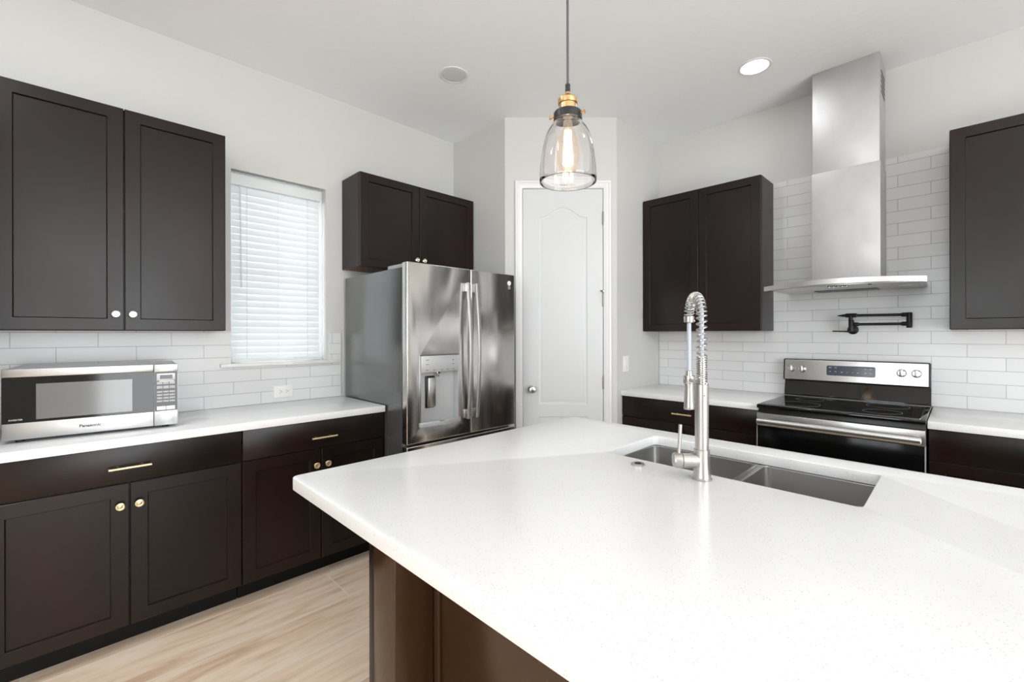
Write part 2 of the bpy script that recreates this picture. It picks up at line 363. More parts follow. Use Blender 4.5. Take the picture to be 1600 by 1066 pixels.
# frames of the two unseen openings added to light the room
w2 = thing('added_window_2', None, None, (X+0.07, (a+b_)/2, c), kind='structure')
f = MB()
for y in (a, (a+b_)/2, b_): f.box(X+0.04, X+0.09, max(a, y-0.035), min(b_, y+0.035), c, d)
f.box(X+0.04, X+0.09, a, b_, d-0.06, d).box(X+0.04, X+0.09, a, b_, c, c+0.06); f.build('window_frame', 'trim', w2)
w3 = thing('added_window_3', None, None, ((a2+b2)/2, Y-0.07, c2), kind='structure')
f = MB()
for x in (a2, a2+(b2-a2)/3, a2+(b2-a2)*2/3, b2): f.box(max(a2, x-0.03), min(b2, x+0.03), Y-0.09, Y-0.04, c2, d2)
f.box(a2, b2, Y-0.09, Y-0.04, d2-0.05, d2).box(a2, b2, Y-0.09, Y-0.04, c2, c2+0.05); f.build('window_frame', 'trim', w3)

# pantry corner
V1 = Vector((-2.463, 2.368, 0)); V2 = Vector((-1.862, 2.978, 0))
struct(MB().prism([[(XL, 2.372), (V1.x, V1.y), (V1.x-0.07, V1.y+0.10), (XL, 2.472)]], 0, H).build('wall_pantry_left', 'wall'))
struct(MB().prism([[(V2.x, V2.y), (-1.868, YR), (-1.968, YR), (V2.x-0.10, V2.y+0.07)]], 0, H).build('wall_pantry_right', 'wall'))
DT = (V2-V1); DL = DT.length; DT.normalize(); DN = Vector((DT.y, -DT.x, 0))
DROT = math.atan2(DT.y, DT.x)
DM = frame(V1, DT, DN)       # local x along wall, y up, z out
S0, S1, DTOP = 0.136, 0.748, 2.462
wd = MB()
for x0, x1, z0, z1 in ((0.0, S0-0.016, 0, H), (S1+0.016, DL, 0, H), (S0-0.016, S1+0.016, DTOP+0.016, H)):
    wd.box(x0, x1, z0, z1, -0.11, 0.0, mat=DM)
struct(wd.build('wall_pantry_door', 'wall'))

d1 = thing('door_1', None, None, tuple(V1 + DT*0.44), DROT, kind='structure')
def casing():
    mb = MB(); o0, o1, top = 0.076, 0.812, 2.526; wdt = 0.057
    prof = [(0, 0.0), (0, 0.012), (0.004, 0.016), (0.018, 0.017), (0.022, 0.013), (0.040, 0.012), (0.044, 0.009), (0.053, 0.008), (wdt, 0.006), (wdt, 0.0)]
    ring = []
    for path in ((o0, 0.0), (o0, top), (o1, top), (o1, 0.0)):
        pass
    rings = []
    for (x, y, sx, sy) in ((o0, 0.0, 1, 0), (o0, top, 1, -1), (o1, top, -1, -1), (o1, 0.0, -1, 0)):
        rings.append([Vector((x + sx*i, y + sy*i, z+0.0005)) for i, z in prof])
    mb.rings(rings, mat=DM); return mb
casing().build('door_frame', 'trim', d1)
jb = MB()
jb.box(S0-0.016, S0-0.004, 0, DTOP+0.014, -0.10, 0.002, mat=DM).box(S1+0.004, S1+0.016, 0, DTOP+0.014, -0.10, 0.002, mat=DM).box(S0-0.016, S1+0.016, DTOP+0.004, DTOP+0.016, -0.10, 0.002, mat=DM)
jb.build('door_jamb', 'trim', d1)
MB().box(S0-0.016, S1+0.016, 0, DTOP+0.016, -0.16, -0.11, mat=DM).build('dark_backing', 'dark', d1)  # dark sheet behind the slab, stands in for shade in the gaps
def arch(x0, x1, y0, ysh, ypk, n=40):
    pts = [(x0, y0), (x1, y0)]
    for i in range(n+1):
        u = 1 - i/n; x = x0 + (x1-x0)*u
        s = abs(2*u-1)
        k = 0.5 + 0.5*math.cos(PI*min(1, s*1.06)) if s < 0.95 else 0
        pts.append((x, ysh + (ypk-ysh)*k))
    return pts
slab = MB()
def raised(outer_fn, mb):
    """moulded groove + raised field: rings of matching outlines"""
    prof = [(0.0, 0.0), (0.004, -0.004), (0.012, -0.006), (0.018, -0.005), (0.030, -0.001), (0.034, -0.0005)]
    R = [[Vector((x, y, z)) for x, y in outer_fn(i)] for i, z in prof]
    mb.rings(R, mat=DM, cap0=False)
up = lambda i: arch(0.256+i, 0.628-i, 0.813+i, 2.247-i, 2.322-i)
lo = lambda i: [(0.256+i, 0.20+i), (0.628-i, 0.20+i), (0.628-i, 0.718-i), (0.256+i, 0.718-i)]
# front face with two panel openings, then sides and back
face = MB().prism([[(S0, 0.008), (S1, 0.008), (S1, DTOP), (S0, DTOP)], up(0), lo(0)], -0.00005, 0.0, mat=DM)
slab.box(S0, S1, 0.008, DTOP, -0.035, -0.0075, mat=DM)
for x0, x1, y0, y1 in ((S0, S0+0.02, 0.008, DTOP), (S1-0.02, S1, 0.008, DTOP), (S0, S1, DTOP-0.02, DTOP)): slab.box(x0, x1, y0, y1, -0.0076, -0.00001, mat=DM)
me = bpy.data.meshes.new('t'); face.bm.to_mesh(me); slab.bm.from_mesh(me); bpy.data.meshes.remove(me); face.bm.free()
raised(up, slab); raised(lo, slab)
dslab = slab.build('door_panel', 'door_paint', d1, smooth=25)
k = DM @ Matrix.Translation((0.205, 0.931, 0))
MB().lathe([(0.031, 0), (0.031, 0.004), (0.026, 0.008), (0.012, 0.010), (0.011, 0.028), (0.020, 0.034), (0.027, 0.044), (0.028, 0.054), (0.022, 0.062), (0.010, 0.0655), (0, 0.066)], mat=k).build('door_knob', 'nickel', d1)
for z in (2.237, 1.615, 0.979):
    mb = MB(); mb.tube([DM @ Vector((S1+0.002, z-0.05, 0.006)), DM @ Vector((S1+0.002, z+0.05, 0.006))], 0.0055, 12)
    mb.box(S1-0.002, S1+0.012, z-0.046, z+0.046, -0.003, 0.0035, mat=DM)
    if z == 1.615:
        mb.tube([DM @ Vector((S1+0.002, z+0.048, 0.006)), DM @ Vector((S1-0.004, z+0.062, 0.020)), DM @ Vector((S1-0.022, z+0.064, 0.030))], [0.0045, 0.004, 0.006], 10)
        mb.lathe([(0.008, 0), (0.008, 0.012)], mat=DM @ Matrix.Translation((S1+0.004, z+0.062, 0.012)))
    mb.build('hinge', 'hinge_metal', d1)
MB().box(S0-0.006, S0+0.001, 0.91, 0.955, -0.012, 0.001, mat=DM).build('latch', 'nickel', d1)

# window on the left wall
w1 = thing('window_1', None, None, (XL, 0.978, WZ0), kind='structure')
f = MB(); fx0_, fx1_ = XL-0.135, XL-0.095
f.box(fx0_, fx1_, WY0, WY0+0.045, WZ0, WZ1).box(fx0_, fx1_+0.024, WY1-0.062, WY1, WZ0, WZ1).box(fx0_, fx1_, WY0, WY1, WZ0, WZ0+0.04).box(fx0_, fx1_+0.015, WY0, WY1, WZ1-0.09, WZ1).box(fx0_, fx1_, WY0, WY1, 1.74, 1.78)
f.build('window_frame', 'trim', w1)
MB().box(XL-0.118, XL-0.112, WY0+0.03, WY1-0.03, WZ0+0.03, WZ1-0.03).build('window_pane', 'pane', w1)
ws = MB().box(XL-0.10, XL, WY0+0.001, WY1-0.001, WZ0-0.012, WZ0+0.010).box(XL+0.0005, XL+0.030, 0.632, 1.333, WZ0-0.012, WZ0+0.010, bev=0.003)
ws.build('window_sill', 'sill', w1)

# blinds
bl = thing('window_blind', 'white closed horizontal slat blind hanging in the window recess', 'blind', (XL-0.045, 0.967, 2.34))
BX = XL-0.045
MB().box(BX-0.012, BX+0.028, WY0+0.004, 1.236, 2.272, 2.336, bev=0.003).build('valance', 'blind', bl)
sl = MB(); z = 2.262; zs = []
while z > 1.225:
    zs.append(z); z -= 0.0413
for z in zs:
    # curved slat, nearly closed, room edge down
    rr = []
    for yy in (0.702, 1.232):
        ring = []
        for t in range(7):
            u = t/6.0*2-1; ang = math.radians(77)
            cx = u*0.0260; cz = 0.0035*(1-u*u)
            ring.append(Vector((BX + math.cos(ang)*cx + math.sin(ang)*cz, yy, z - math.sin(ang)*cx + math.cos(ang)*cz - 0.012)))
        for t in range(6, -1, -1):
            u = t/6.0*2-1; ang = math.radians(77)
            cx = u*0.0260; cz = 0.0035*(1-u*u) - 0.0022
            ring.append(Vector((BX + math.cos(ang)*cx + math.sin(ang)*cz, yy, z - math.sin(ang)*cx + math.cos(ang)*cz - 0.012)))
        rr.append(ring)
    sl.rings(rr)
sl.build('slats', 'blind', bl)
MB().box(BX-0.020, BX+0.020, 0.700, 1.238, 1.178, 1.199, bev=0.003).build('bottom_rail', 'blind', bl)
cdm = MB()
for y in (0.785, 1.150):
    for dx in (0.017,): cdm.tube([(BX+dx, y, 2.27), (BX+dx, y, 1.20)], 0.0011, 6)
    for zz in zs: cdm.tube([(BX+0.018, y, zz-0.018), (BX-0.004, y+0.004, zz+0.012)], 0.0009, 5)
cdm.tube([(BX+0.018, 0.965, 2.27), (BX+0.018, 0.965, 1.20)], 0.0008, 6)
cdm.build('ladder_cord', 'cord', bl)
MB().tube([(BX+0.030, 0.742, 2.275), (BX+0.031, 0.745, 2.24), (BX+0.029, 0.752, 1.64)], [0.0022, 0.0026, 0.0032], 8).build('tilt_wand', 'cord', bl)

# ------------------------------------------------------------------ tile
mb = MB(); T = XL+0.007
mb.box(XL+0.0002, T, -0.30, 0.690, CT+0.0005, 1.3705).box(XL+0.0002, T, 0.690, 1.287, CT+0.0005, WZ0-0.0125).box(XL+0.0002, T, 1.287, 1.366, CT+0.0005, 1.3665)
tl = mb.build('tile_backsplash', 'tile_left'); tag(tl, 'white subway tile backsplash on the left wall behind the microwave and below the window', 'backsplash')
mb = MB().box(-1.864, 1.70, YR-0.007, YR-0.0002, CT+0.0005, 2.449)
tr_ = mb.build('tile_backsplash', 'tile_right'); tag(tr_, 'white subway tile backsplash on the right wall behind the range and hood', 'backsplash')

# ------------------------------------------------------------------ cabinets
def cabinet(name, label, F, x0, x1, z0, z1, depth, ndoors=2, drawer=None, knobs='low', toe=0.0, pull=None, side_l=True, mat='espresso', splits=None, group=None, st=0.058, kz=None):
    """F maps (along wall, up, out of carcass face) ; carcass front plane at local z=0, doors in front"""
    o = F @ Vector(((x0+x1)/2, 0 if toe else z0, -depth/2)); o = Vector((o.x, o.y, 0 if toe else z0))
    t = thing(name, label, 'cabinet', tuple(o), group=group)
    bz0 = z0 + toe
    MB().box(x0, x1, bz0, z1, -depth, -0.0005, bev=0.001, seg=1, mat=F).build('body', mat, t)
    if toe: MB().box(x0+0.001, x1-0.001, 0.001, bz0-0.0005, -depth, -0.075, mat=F).build('toe_kick', 'toe', t)
    if not toe: MB().box(x0+0.004, x1-0.004, z0-0.0012, z0-0.0002, -depth+0.004, -0.004, mat=F).build('underside', 'cab_inside', t)['label'] = 'reddish brown underside'
    g = 0.0022; dz0 = bz0+0.001; dz1 = z1-0.001
    if drawer:
        dm = MB().box(x0+g, x1-g, drawer+0.003, dz1-0.002, 0.0005, 0.020, bev=0.0018, mat=F)
        dr = dm.build('drawer', mat, t)
        if pull is not None:
            pull_mb(F @ Matrix.Translation((0, 0, 0.020)), pull[0], pull[1]).build('handle', 'brass', dr)
        dz1 = drawer-0.003
    sp = splits or [x0 + (x1-x0)*i/ndoors for i in range(ndoors+1)]
    for i in range(ndoors):
        a, b = sp[i]+g, sp[i+1]-g
        dmb = MB(); shaker(dmb, F @ Matrix.Translation((0, 0, 0.0005)), a, b, dz0, dz1, st=st)
        dd = dmb.build('door', mat, t, smooth=12)
        if knobs:
            kx = (b-0.029 if i == 0 else a+0.029) if ndoors == 2 else (b-0.029)
            zz = kz if kz is not None else ((dz1-0.085) if knobs == 'high' else (dz0+0.078))
            knob_mb(F @ Matrix.Translation((0, 0, 0.0205)), kx, zz).build('knob', 'pale_brass' if knobs == 'low' else 'brass', dd)
    return t
# uppers, left wall. doors are 20 mm thick: carcass front = measured face - .0205
cabinet('upper_cabinet', 'dark espresso two-door wall cabinet on the left wall above the microwave', FL(XLC-0.0205), -0.236, 0.612, UB, UT, (XLC-0.0205)-XL-0.0005, kz=1.449, splits=[-0.236, 0.187, 0.612])
cabinet('fridge_cabinet', 'short dark two-door wall cabinet above the stainless refrigerator', FL(-2.835-0.0205), 1.379, 2.366, 1.811, UT, (-2.8555)-XL-0.0005, splits=[1.379, 1.846, 2.366], kz=1.897)
cabinet('upper_cabinet', 'dark two-door wall cabinet beside the pantry wall, left of the range hood', FB(YRC+0.0205), -1.8625, -0.972, UB, UT, YR-0.0075-(YRC+0.0205), kz=1.449, splits=[-1.8625, -1.403, -0.972])
cabinet('upper_cabinet', 'dark wall cabinet right of the range hood, cut by the right edge', FB(YRC+0.0205), -0.048, 0.85, UB, UT, YR-0.0075-(YRC+0.0205), kz=1.449)
# bases
BFL = FL(XLK-0.020-0.0205); depL = (XLK-0.0405)-XL-0.0005
DRZ = 0.7175
cabinet('base_cabinet', 'dark base cabinet with brass bar pull under the microwave', BFL, -0.236, 0.604, 0, CB-0.0005, depL, drawer=DRZ, knobs='high', toe=0.105, pull=(0.182, 0.787), kz=0.626, splits=[-0.236, 0.181, 0.604])
cabinet('base_cabinet', 'dark base cabinet beside the refrigerator, partly behind the island corner', BFL, 0.606, 1.372, 0, CB-0.0005, depL, drawer=DRZ, knobs='high', toe=0.105, pull=(1.003, 0.781), kz=0.630, splits=[0.606, 0.994, 1.372])
BFB = FB(YRK+0.020+0.0205); depR = YR-0.0005-(YRK+0.0405)
cabinet('base_cabinet', 'dark base cabinet between the pantry wall and the range, behind the faucet', BFB, -1.8595, -0.893, 0, CB-0.0005, depR, drawer=DRZ, knobs='high', toe=0.105, pull=(-1.375, 0.788), kz=0.63)
cabinet('base_cabinet', 'dark base cabinet right of the range, cut by the right edge', BFB, -0.120, 0.78, 0, CB-0.0005, depR, drawer=DRZ, knobs='high', toe=0.105, pull=(0.33, 0.788), kz=0.63)

cabinet('added_tall_cabinet', 'added tall dark cabinet out of view, darkening reflections in nearby cabinets', FL(XLK-0.0405), -1.55, -0.300, 0, UT, depL, knobs='high', toe=0.105, kz=1.1)  # added out of view so nearby doors reflect something dark
# worktops
ct = MB().box(XL+0.001, XLK, -0.29, 1.375, CB, CT, bev=0.003, seg=2).build('countertop', 'quartz'); tag(ct, 'white quartz countertop along the left wall carrying the microwave', 'countertop')
ct = MB().box(-1.8605, -0.8905, YRK, YR-0.001, CB, CT, bev=0.003, seg=2).build('countertop', 'quartz'); tag(ct, 'short white quartz countertop left of the range against the pantry wall', 'countertop')
ct = MB().box(-0.1225, 0.90, YRK, YR-0.001, CB, CT, bev=0.003, seg=2).build('countertop', 'quartz'); tag(ct, 'white quartz countertop right of the range, running out of the picture', 'countertop')

# ------------------------------------------------------------------ island
IX0, IX1, IY0, IY1 = -1.4505, 1.05, 0.480, 1.894
SX0, SX1, SY0, SY1 = -0.926, -0.176, 1.406, 1.777
top = MB().prism([rrect(IX0, IX1, IY0, IY1, 0.022), rrect(SX0, SX1, SY0, SY1, 0.018)], CB, CT, bev=0.003)
it = top.build('island_countertop', 'quartz'); tag(it, 'large white speckled quartz island top with an undermount sink cutout', 'countertop')
isl = thing('island_cabinet', 'dark espresso kitchen island cabinet under the big white top', 'cabinet', (-0.2, 1.3, 0))
TP = CB-0.0005; BY = 0.861
MB().box(-1.4225, -1.3815, 0.722, 1.868, 0, TP, bev=0.0015).build('end_panel', 'espresso', isl)
MB().box(-1.3785, -1.2415, 0.716, BY-0.0005, 0, TP, bev=0.003).build('corner_post', 'island_wood', isl)
MB().box(0.8430, 0.9795, 0.716, BY-0.0005, 0, TP, bev=0.003).build('corner_post', 'island_wood', isl)
MB().box(0.98, 1.02, 0.722, 1.868, 0, TP, bev=0.0015).build('end_panel', 'espresso', isl)
MB().box(-1.3810, 0.9795, BY, BY+0.018, 0.0, TP, bev=0.001).build('back_panel', 'island_wood', isl)
for x in (-1.2250, -0.52, 0.18):
    MB().box(x, x+0.026, BY-0.012, BY-0.0003, 0.0, TP, bev=0.003).build('batten', 'island_wood', isl)
MB().box(-1.3810, 0.9795, 1.848, 1.8665, 0.105, TP, bev=0.001).build('front_panel', 'espresso', isl)
MB().box(-1.3810, 0.9795, 1.79, 1.808, 0.0, 0.1045).build('toe_kick', 'toe', isl)
MB().box(-1.3810, 0.9795, BY+0.0185, 1.847, 0.105, 0.123).build('cabinet_floor', 'espresso', isl)

# sink: two bowls
sk = thing('kitchen_sink', 'undermount double-bowl stainless steel sink in the island top', 'sink', ((SX0+SX1)/2, (SY0+SY1)/2, 0.66))
def bowl(x0, x1, y0, y1, zb):
    zt = CB-0.0005; mb = MB(); R = []
    def rr(i, r, z): return [Vector((x, y, z)) for x, y in rrect(x0+i, x1-i, y0+i, y1-i, max(r, 0.002), 5)]
    R = [rr(-0.012, 0.03, zt), rr(0.0, 0.022, zt), rr(0.003, 0.022, zt-0.004), rr(0.008, 0.03, zb+0.03), rr(0.016, 0.028, zb+0.008), rr(0.032, 0.02, zb)]
    R2 = [rr(0.032, 0.02, zb-0.002), rr(0.010, 0.028, zb+0.004), rr(-0.002, 0.022, zt-0.004), rr(-0.012, 0.03, zt-0.002)]
    mb.rings(R + [R[-1]] if False else R, cap0=False, cap1=True)
    mb.rings(R2, cap0=True, cap1=False)
    return mb
DX0, DX1 = -0.527, -0.505
bowl(SX0-0.004, DX0, SY0-0.004, SY1+0.004, 0.67).build('bowl', 'sink', sk, recalc=True)
bowl(DX1, SX1+0.004, SY0-0.004, SY1+0.004, 0.67).build('bowl', 'sink', sk, recalc=True)
MB().box(DX0-0.001, DX1+0.001, SY0-0.002, SY1+0.002, 0.84, CB-0.003, bev=0.004).build('divider', 'steel', sk)
for cx in ((SX0+DX0)/2, (DX1+SX1)/2):
    MB().lathe([(0.045, 0.0), (0.045, 0.003), (0.036, 0.003), (0.030, 0.0006), (0.0, 0.0006)], (cx, (SY0+SY1)/2, 0.6702)).build('drain', 'chrome', sk)

# air switch on island
sw = thing('air_switch', 'round brushed metal air switch button set in the island top by the sink', 'button', (-0.761, 1.343, CT))
MB().lathe([(0.0225, 0.0002), (0.0225, 0.003), (0.020, 0.005), (0.013, 0.0052), (0.012, 0.003), (0.0, 0.003)]).build('ring', 'nickel', sw, local=True)
MB().lathe([(0.0105, 0.0031), (0.0105, 0.006), (0.009, 0.0068), (0, 0.0068)]).build('push_button', 'black_satin', sw, local=True)

# ------------------------------------------------------------------ faucet
FP = Vector((-0.551, 1.348, CT))
RT = Vector((math.cos(TH), math.sin(TH), 0)); FW = Vector((-math.sin(TH), math.cos(TH), 0))
fa = thing('kitchen_faucet', 'tall brushed nickel spring pull-down faucet standing beside the island sink', 'faucet', tuple(FP))
Z = lambda z: z-CT
MB().lathe([(0.0285, 0.0005), (0.0285, 0.004), (0.0262, 0.006), (0.0245, 0.02), (0.0228, 0.05), (0.0225, 0.0885), (0.0205, 0.0895)]).build('base', 'nickel', fa, local=True)
bd = MB().lathe([(0.0195, 0.0896), (0.0195, Z(1.146)), (0.0190, Z(1.1465)), (0.0190, Z(1.1485)), (0.0198, Z(1.149)), (0.0198, Z(1.1975)), (0.0185, Z(1.1985)), (0.0, Z(1.1985))])
bd.build('body', 'nickel', fa, local=True)
# set screws
for z, rr_ in ((1.1655, 0.0022), (1.122, 0.0013)):
    p = -FW*0.0199 + RT*0.0 + Vector((0, 0, Z(z)))
    mb = MB(); mb.tube([p+FW*0.002, p-FW*0.0003], rr_, 10); mb.build('set_screw', 'black_satin', fa, local=True)
# path of hose: up the column then over
AD = (FW*0.992 + RT*0.125).normalized()       # direction the arch leans
RA = 0.0700; ZC = Z(1.402)
def hpath(n=60):
    pts = [Vector((0, 0, Z(1.199)))]
    for i in range(1, 30): pts.append(Vector((0, 0, Z(1.199) + (ZC-Z(1.199))*i/30)))
    for i in range(n+1):
        a = PI*i/n; pts.append(AD*(RA*(1-math.cos(a))) + Vector((0, 0, ZC + 0.064*math.sin(a))))
    return pts
hp = hpath()
end = hp[-1]; bot = AD*(2*RA) + Vector((0, 0, Z(1.218)))
MB().tube(hp + [end + (bot-end)*i/8 for i in range(1, 9)], 0.0068, 14).build('hose', 'hose', fa, local=True)
def coil(path, rad, wire, pitch_fn, seg=8):
    # resample by arc length and wind a helix
    L = [0.0]
    for p, q in zip(path[:-1], path[1:]): L.append(L[-1]+(q-p).length)
    tot = L[-1]
    def at(s):
        s = min(max(s, 0), tot)
        for i in range(len(L)-1):
            if s <= L[i+1]:
                f = (s-L[i])/max(1e-9, L[i+1]-L[i]); return path[i].lerp(path[i+1], f), (path[i+1]-path[i]).normalized()
        return path[-1], (path[-1]-path[-2]).normalized()
    s = 0.0; ang = 0.0; pts = []; side = AD.cross(Vector((0, 0, 1))).normalized()
    while s < tot:
        p, T = at(s); nn = (side - T*side.dot(T)).normalized(); bi = T.cross(nn)
        pts.append(p + nn*math.cos(ang)*rad + bi*math.sin(ang)*rad)
        da = 2*PI/22; ang += da; s += pitch_fn(s)*da/(2*PI)
    return pts
z1 = Z(1.281)-Z(1.199)
z2 = ZC-Z(1.199)
cp = coil(hp, 0.0140, 0.002, lambda s: 0.0069 if s < z1 else (0.0175 if s < z2 else 0.0120))
MB().tube(cp, 0.0024, 7).build('spring', 'nickel', fa, local=True)
MB().lathe([(0.010, Z(1.1986)), (0.0125, Z(1.1990)), (0.0118, Z(1.279)), (0.0, Z(1.280))]).build('spring_core', 'nickel', fa, local=True)
c0 = end
mb = MB(); mb.tube([c0+Vector((0, 0, 0.006)), c0+Vector((0, 0, 0.004)), c0-Vector((0, 0, 0.014)), c0-Vector((0, 0, 0.016))], [0.0150, 0.0168, 0.0160, 0.0120], 28); mb.build('spring_cap', 'nickel', fa, local=True)
# spray head
sp = AD*(2*RA)
prof = [(0.0085, Z(1.228)), (0.0105, Z(1.226)), (0.0115, Z(1.205)), (0.0150, Z(1.204)), (0.0155, Z(1.188)), (0.0140, Z(1.172)), (0.0148, Z(1.150)), (0.0170, Z(1.110)), (0.0175, Z(1.102)), (0.0165, Z(1.099)), (0.0, Z(1.099))]
MB().lathe(prof[::-1], tuple(sp)).build('spray_head', 'nickel', fa, local=True)
# docking arm
arm0 = Vector((0, 0, Z(1.188))) + AD*0.018; arm1 = sp + Vector((0, 0, Z(1.198))) - AD*0.016
mb = MB(); mb.tube([arm0, arm0.lerp(arm1, 0.5)+Vector((0, 0, 0.004)), arm1], [0.0062, 0.0052, 0.0062], 14)
mb.lathe([(0.0175, Z(1.184)), (0.0185, Z(1.186)), (0.0185, Z(1.208)), (0.0175, Z(1.210)), (0.0157, Z(1.210)), (0.0157, Z(1.184))], tuple(sp))
mb.build('docking_arm', 'nickel', fa, local=True)
p = sp + AD*0.0 - RT*0.006 - FW*0.0155 + Vector((0, 0, Z(1.165)))
MB().tube([sp + RT*0.017 + Vector((0, 0, Z(1.182))), sp + RT*0.021 + Vector((0, 0, Z(1.165))), sp + RT*0.019 + Vector((0, 0, Z(1.128)))], [0.003, 0.0035, 0.0025], 8).build('spray_trigger', 'nickel', fa, local=True)
# handle
hd = (-RT*0.995 + FW*0.10).normalized(); hz = Vector((0, 0, Z(0.968)))
mb = MB(); mb.tube([hz + hd*0.012, hz + hd*0.0575, hz + hd*0.058], [0.0225, 0.0225, 0.0205], 30); mb.tube([hz+hd*0.0585, hz+hd*0.0595, hz+hd*0.077, hz+hd*0.083, hz+hd*0.0855], [0.0205, 0.0228, 0.0228, 0.0205, 0.014], 30)
hdl = mb.build('handle', 'nickel', fa, local=True)
b0 = hz + hd*0.067 + Vector((0, 0, 0.018)); MB().tube([b0, b0 + Vector((0, 0, 0.09)) - hd*0.005], [0.0050, 0.0056], 14).build('lever', 'nickel', hdl, local=True)

# ------------------------------------------------------------------ microwave
ANG = math.atan2(0.049, 0.559)
mw = thing('microwave', 'stainless and black glass countertop microwave on the left counter', 'microwave', (-2.675, -0.195, CT), -ANG)
# local: +y along front (to the right in the picture), +x out of the front, z up from counter
z = lambda v: v-CT
W, D = 0.561, 0.375
MB().box(-D, -0.022, 0.003, W-0.003, z(0.930), z(1.211), bev=0.004).build('case', 'light_grey', mw, local=True)
G = frame((0, 0, 0), (0, 1, 0), (1, 0, 0))
door = MB().box(-0.0215, 0, 0.0, 0.4715, z(0.927), z(0.9945), bev=0.003).box(-0.0215, 0, 0.0, 0.4715, z(1.179), z(1.2125), bev=0.003).build('door', 'satin_steel', mw, local=True)
MB().box(-0.021, -0.001, 0.001, 0.4710, z(0.9948), z(1.1787)).build('door_glass', 'black_gloss', door, local=True)
MB().box(-0.0009, -0.0004, 0.096, 0.396, z(1.005), z(1.150)).build('door_window', 'mw_window', door, local=True)
MB().text('Panasonic', 0.0175, G @ Matrix.Translation((0.2575, z(0.9600), 0.0006)), bold=0.0006).build('brand_lettering', 'black_satin', door, local=True, recalc=False)
MB().text('INVERTER', 0.0088, G @ Matrix.Translation((0.039, z(1.0075), -0.0006))).build('lettering', 'white_mark', door, local=True, recalc=False)
pn = MB().box(-0.0215, 0, 0.4730, W, z(0.927), z(0.9945), bev=0.002).box(-0.0215, 0, 0.4730, W, z(1.176), z(1.2115), bev=0.002).box(-0.0212, -0.002, 0.4732, 0.476, z(0.98), z(1.19)).box(-0.0212, -0.002, W-0.003, W-0.0002, z(0.98), z(1.19)).build('control_panel', 'satin_steel', mw, local=True)
MB().box(-0.021, -0.001, 0.4735, W-0.001, z(0.9948), z(1.1757)).build('panel_glass', 'black_gloss', pn, local=True)
MB().box(-0.001, 0.0004, 0.482, 0.551, z(1.136), z(1.169), bev=0.0003).build('display_bezel', 'light_grey', pn, local=True)
MB().box(0.0004, 0.0007, 0.494, 0.541, z(1.143), z(1.162)).build('display', 'slate', pn, local=True)
MB().box(0.0, 0.0011, 0.484, 0.548, z(0.937), z(0.979), bev=0.001).build('open_button', 'light_grey', pn, local=True)
rows = [(1.125, 0.012), (1.105, 0.013), (1.0835, 0.0075), (1.069, 0.0075), (1.0545, 0.0075), (1.040, 0.0075)]
digs = ['', '', '123', '456', '789', ' 0 ']
for ri, (zz, hh) in enumerate(rows):
    for k3 in range(3):
        y0 = 0.483 + k3*0.0232
        kb = MB().box(-0.001, 0.0003, y0, y0+0.0205, z(zz-hh/2), z(zz+hh/2)).build('key', 'plastic_g', pn, local=True)
        if ri > 1 and digs[ri][k3] != ' ':
            MB().text(digs[ri][k3], 0.007, G @ Matrix.Translation((y0+0.010, z(zz), 0.0005)), thick=0.0001).build('key_digit', 'white_mark', kb, local=True, recalc=False)
for y0, y1 in ((0.483, 0.5155), (0.5175, 0.550)): MB().box(-0.001, 0.0004, y0, y1, z(0.999), z(1.016)).build('key', 'plastic_w', pn, local=True)
MB().box(-0.001, 0.0003, 0.492, 0.546, z(1.1305), z(1.1345)).build('display_print', 'white_mark', pn, local=True)
for yy in (0.045, 0.515):
    for xx in (-0.045, -0.33): MB().lathe([(0.013, 0.0), (0.014, 0.0155)], (xx, yy, 0.0003)).build('foot', 'black_satin', mw, local=True)

# ------------------------------------------------------------------ refrigerator
fr = thing('refrigerator', 'stainless french-door refrigerator with ice and water dispenser', 'refrigerator', (-2.68, 1.83, 0))
FY0, FY1 = 1.385, 2.268; FXF = -2.262
MB().box(XL+0.035, -2.325, FY0+0.002, FY1-0.002, 0.02, 1.747, bev=0.003).build('case', 'fridge_side', fr)
for y0 in (FY0+0.02, FY1-0.12): MB().box(-2.52, -2.285, y0, y0+0.10, 1.7475, 1.774, bev=0.006).build('hinge_cover', 'plastic_g', fr)
MB().box(-2.3249, -2.3155, FY0+0.012, FY1-0.012, 0.06, 1.74).build('gasket', 'gasket', fr)
FF = frame((-2.3155, 0, 0), (0, 1, 0), (1, 0, 0)); DTk = FXF+2.3155
DYG = 1.8595
dl = MB().prism([rrect(FY0, DYG-0.003, 0.705, 1.775, 0.006), rrect(1.4775, 1.7625, 0.803, 1.222, 0.004)], 0, DTk, bev=0.006, mat=FF, seg=3).build('door', 'fridge_steel', fr)
drr = MB().prism([rrect(DYG+0.003, FY1, 0.705, 1.775, 0.006)], 0, DTk, bev=0.006, mat=FF, seg=3).build('door', 'fridge_steel', fr)
fz = MB().prism([rrect(FY0, FY1, 0.07, 0.692, 0.006)], 0, DTk, bev=0.006, mat=FF, seg=3).build('freezer_drawer', 'fridge_steel', fr)
MB().box(-2.45, -2.29, FY0+0.01, FY1-0.01, 0.002, 0.065).build('grille', 'black_satin', fr)
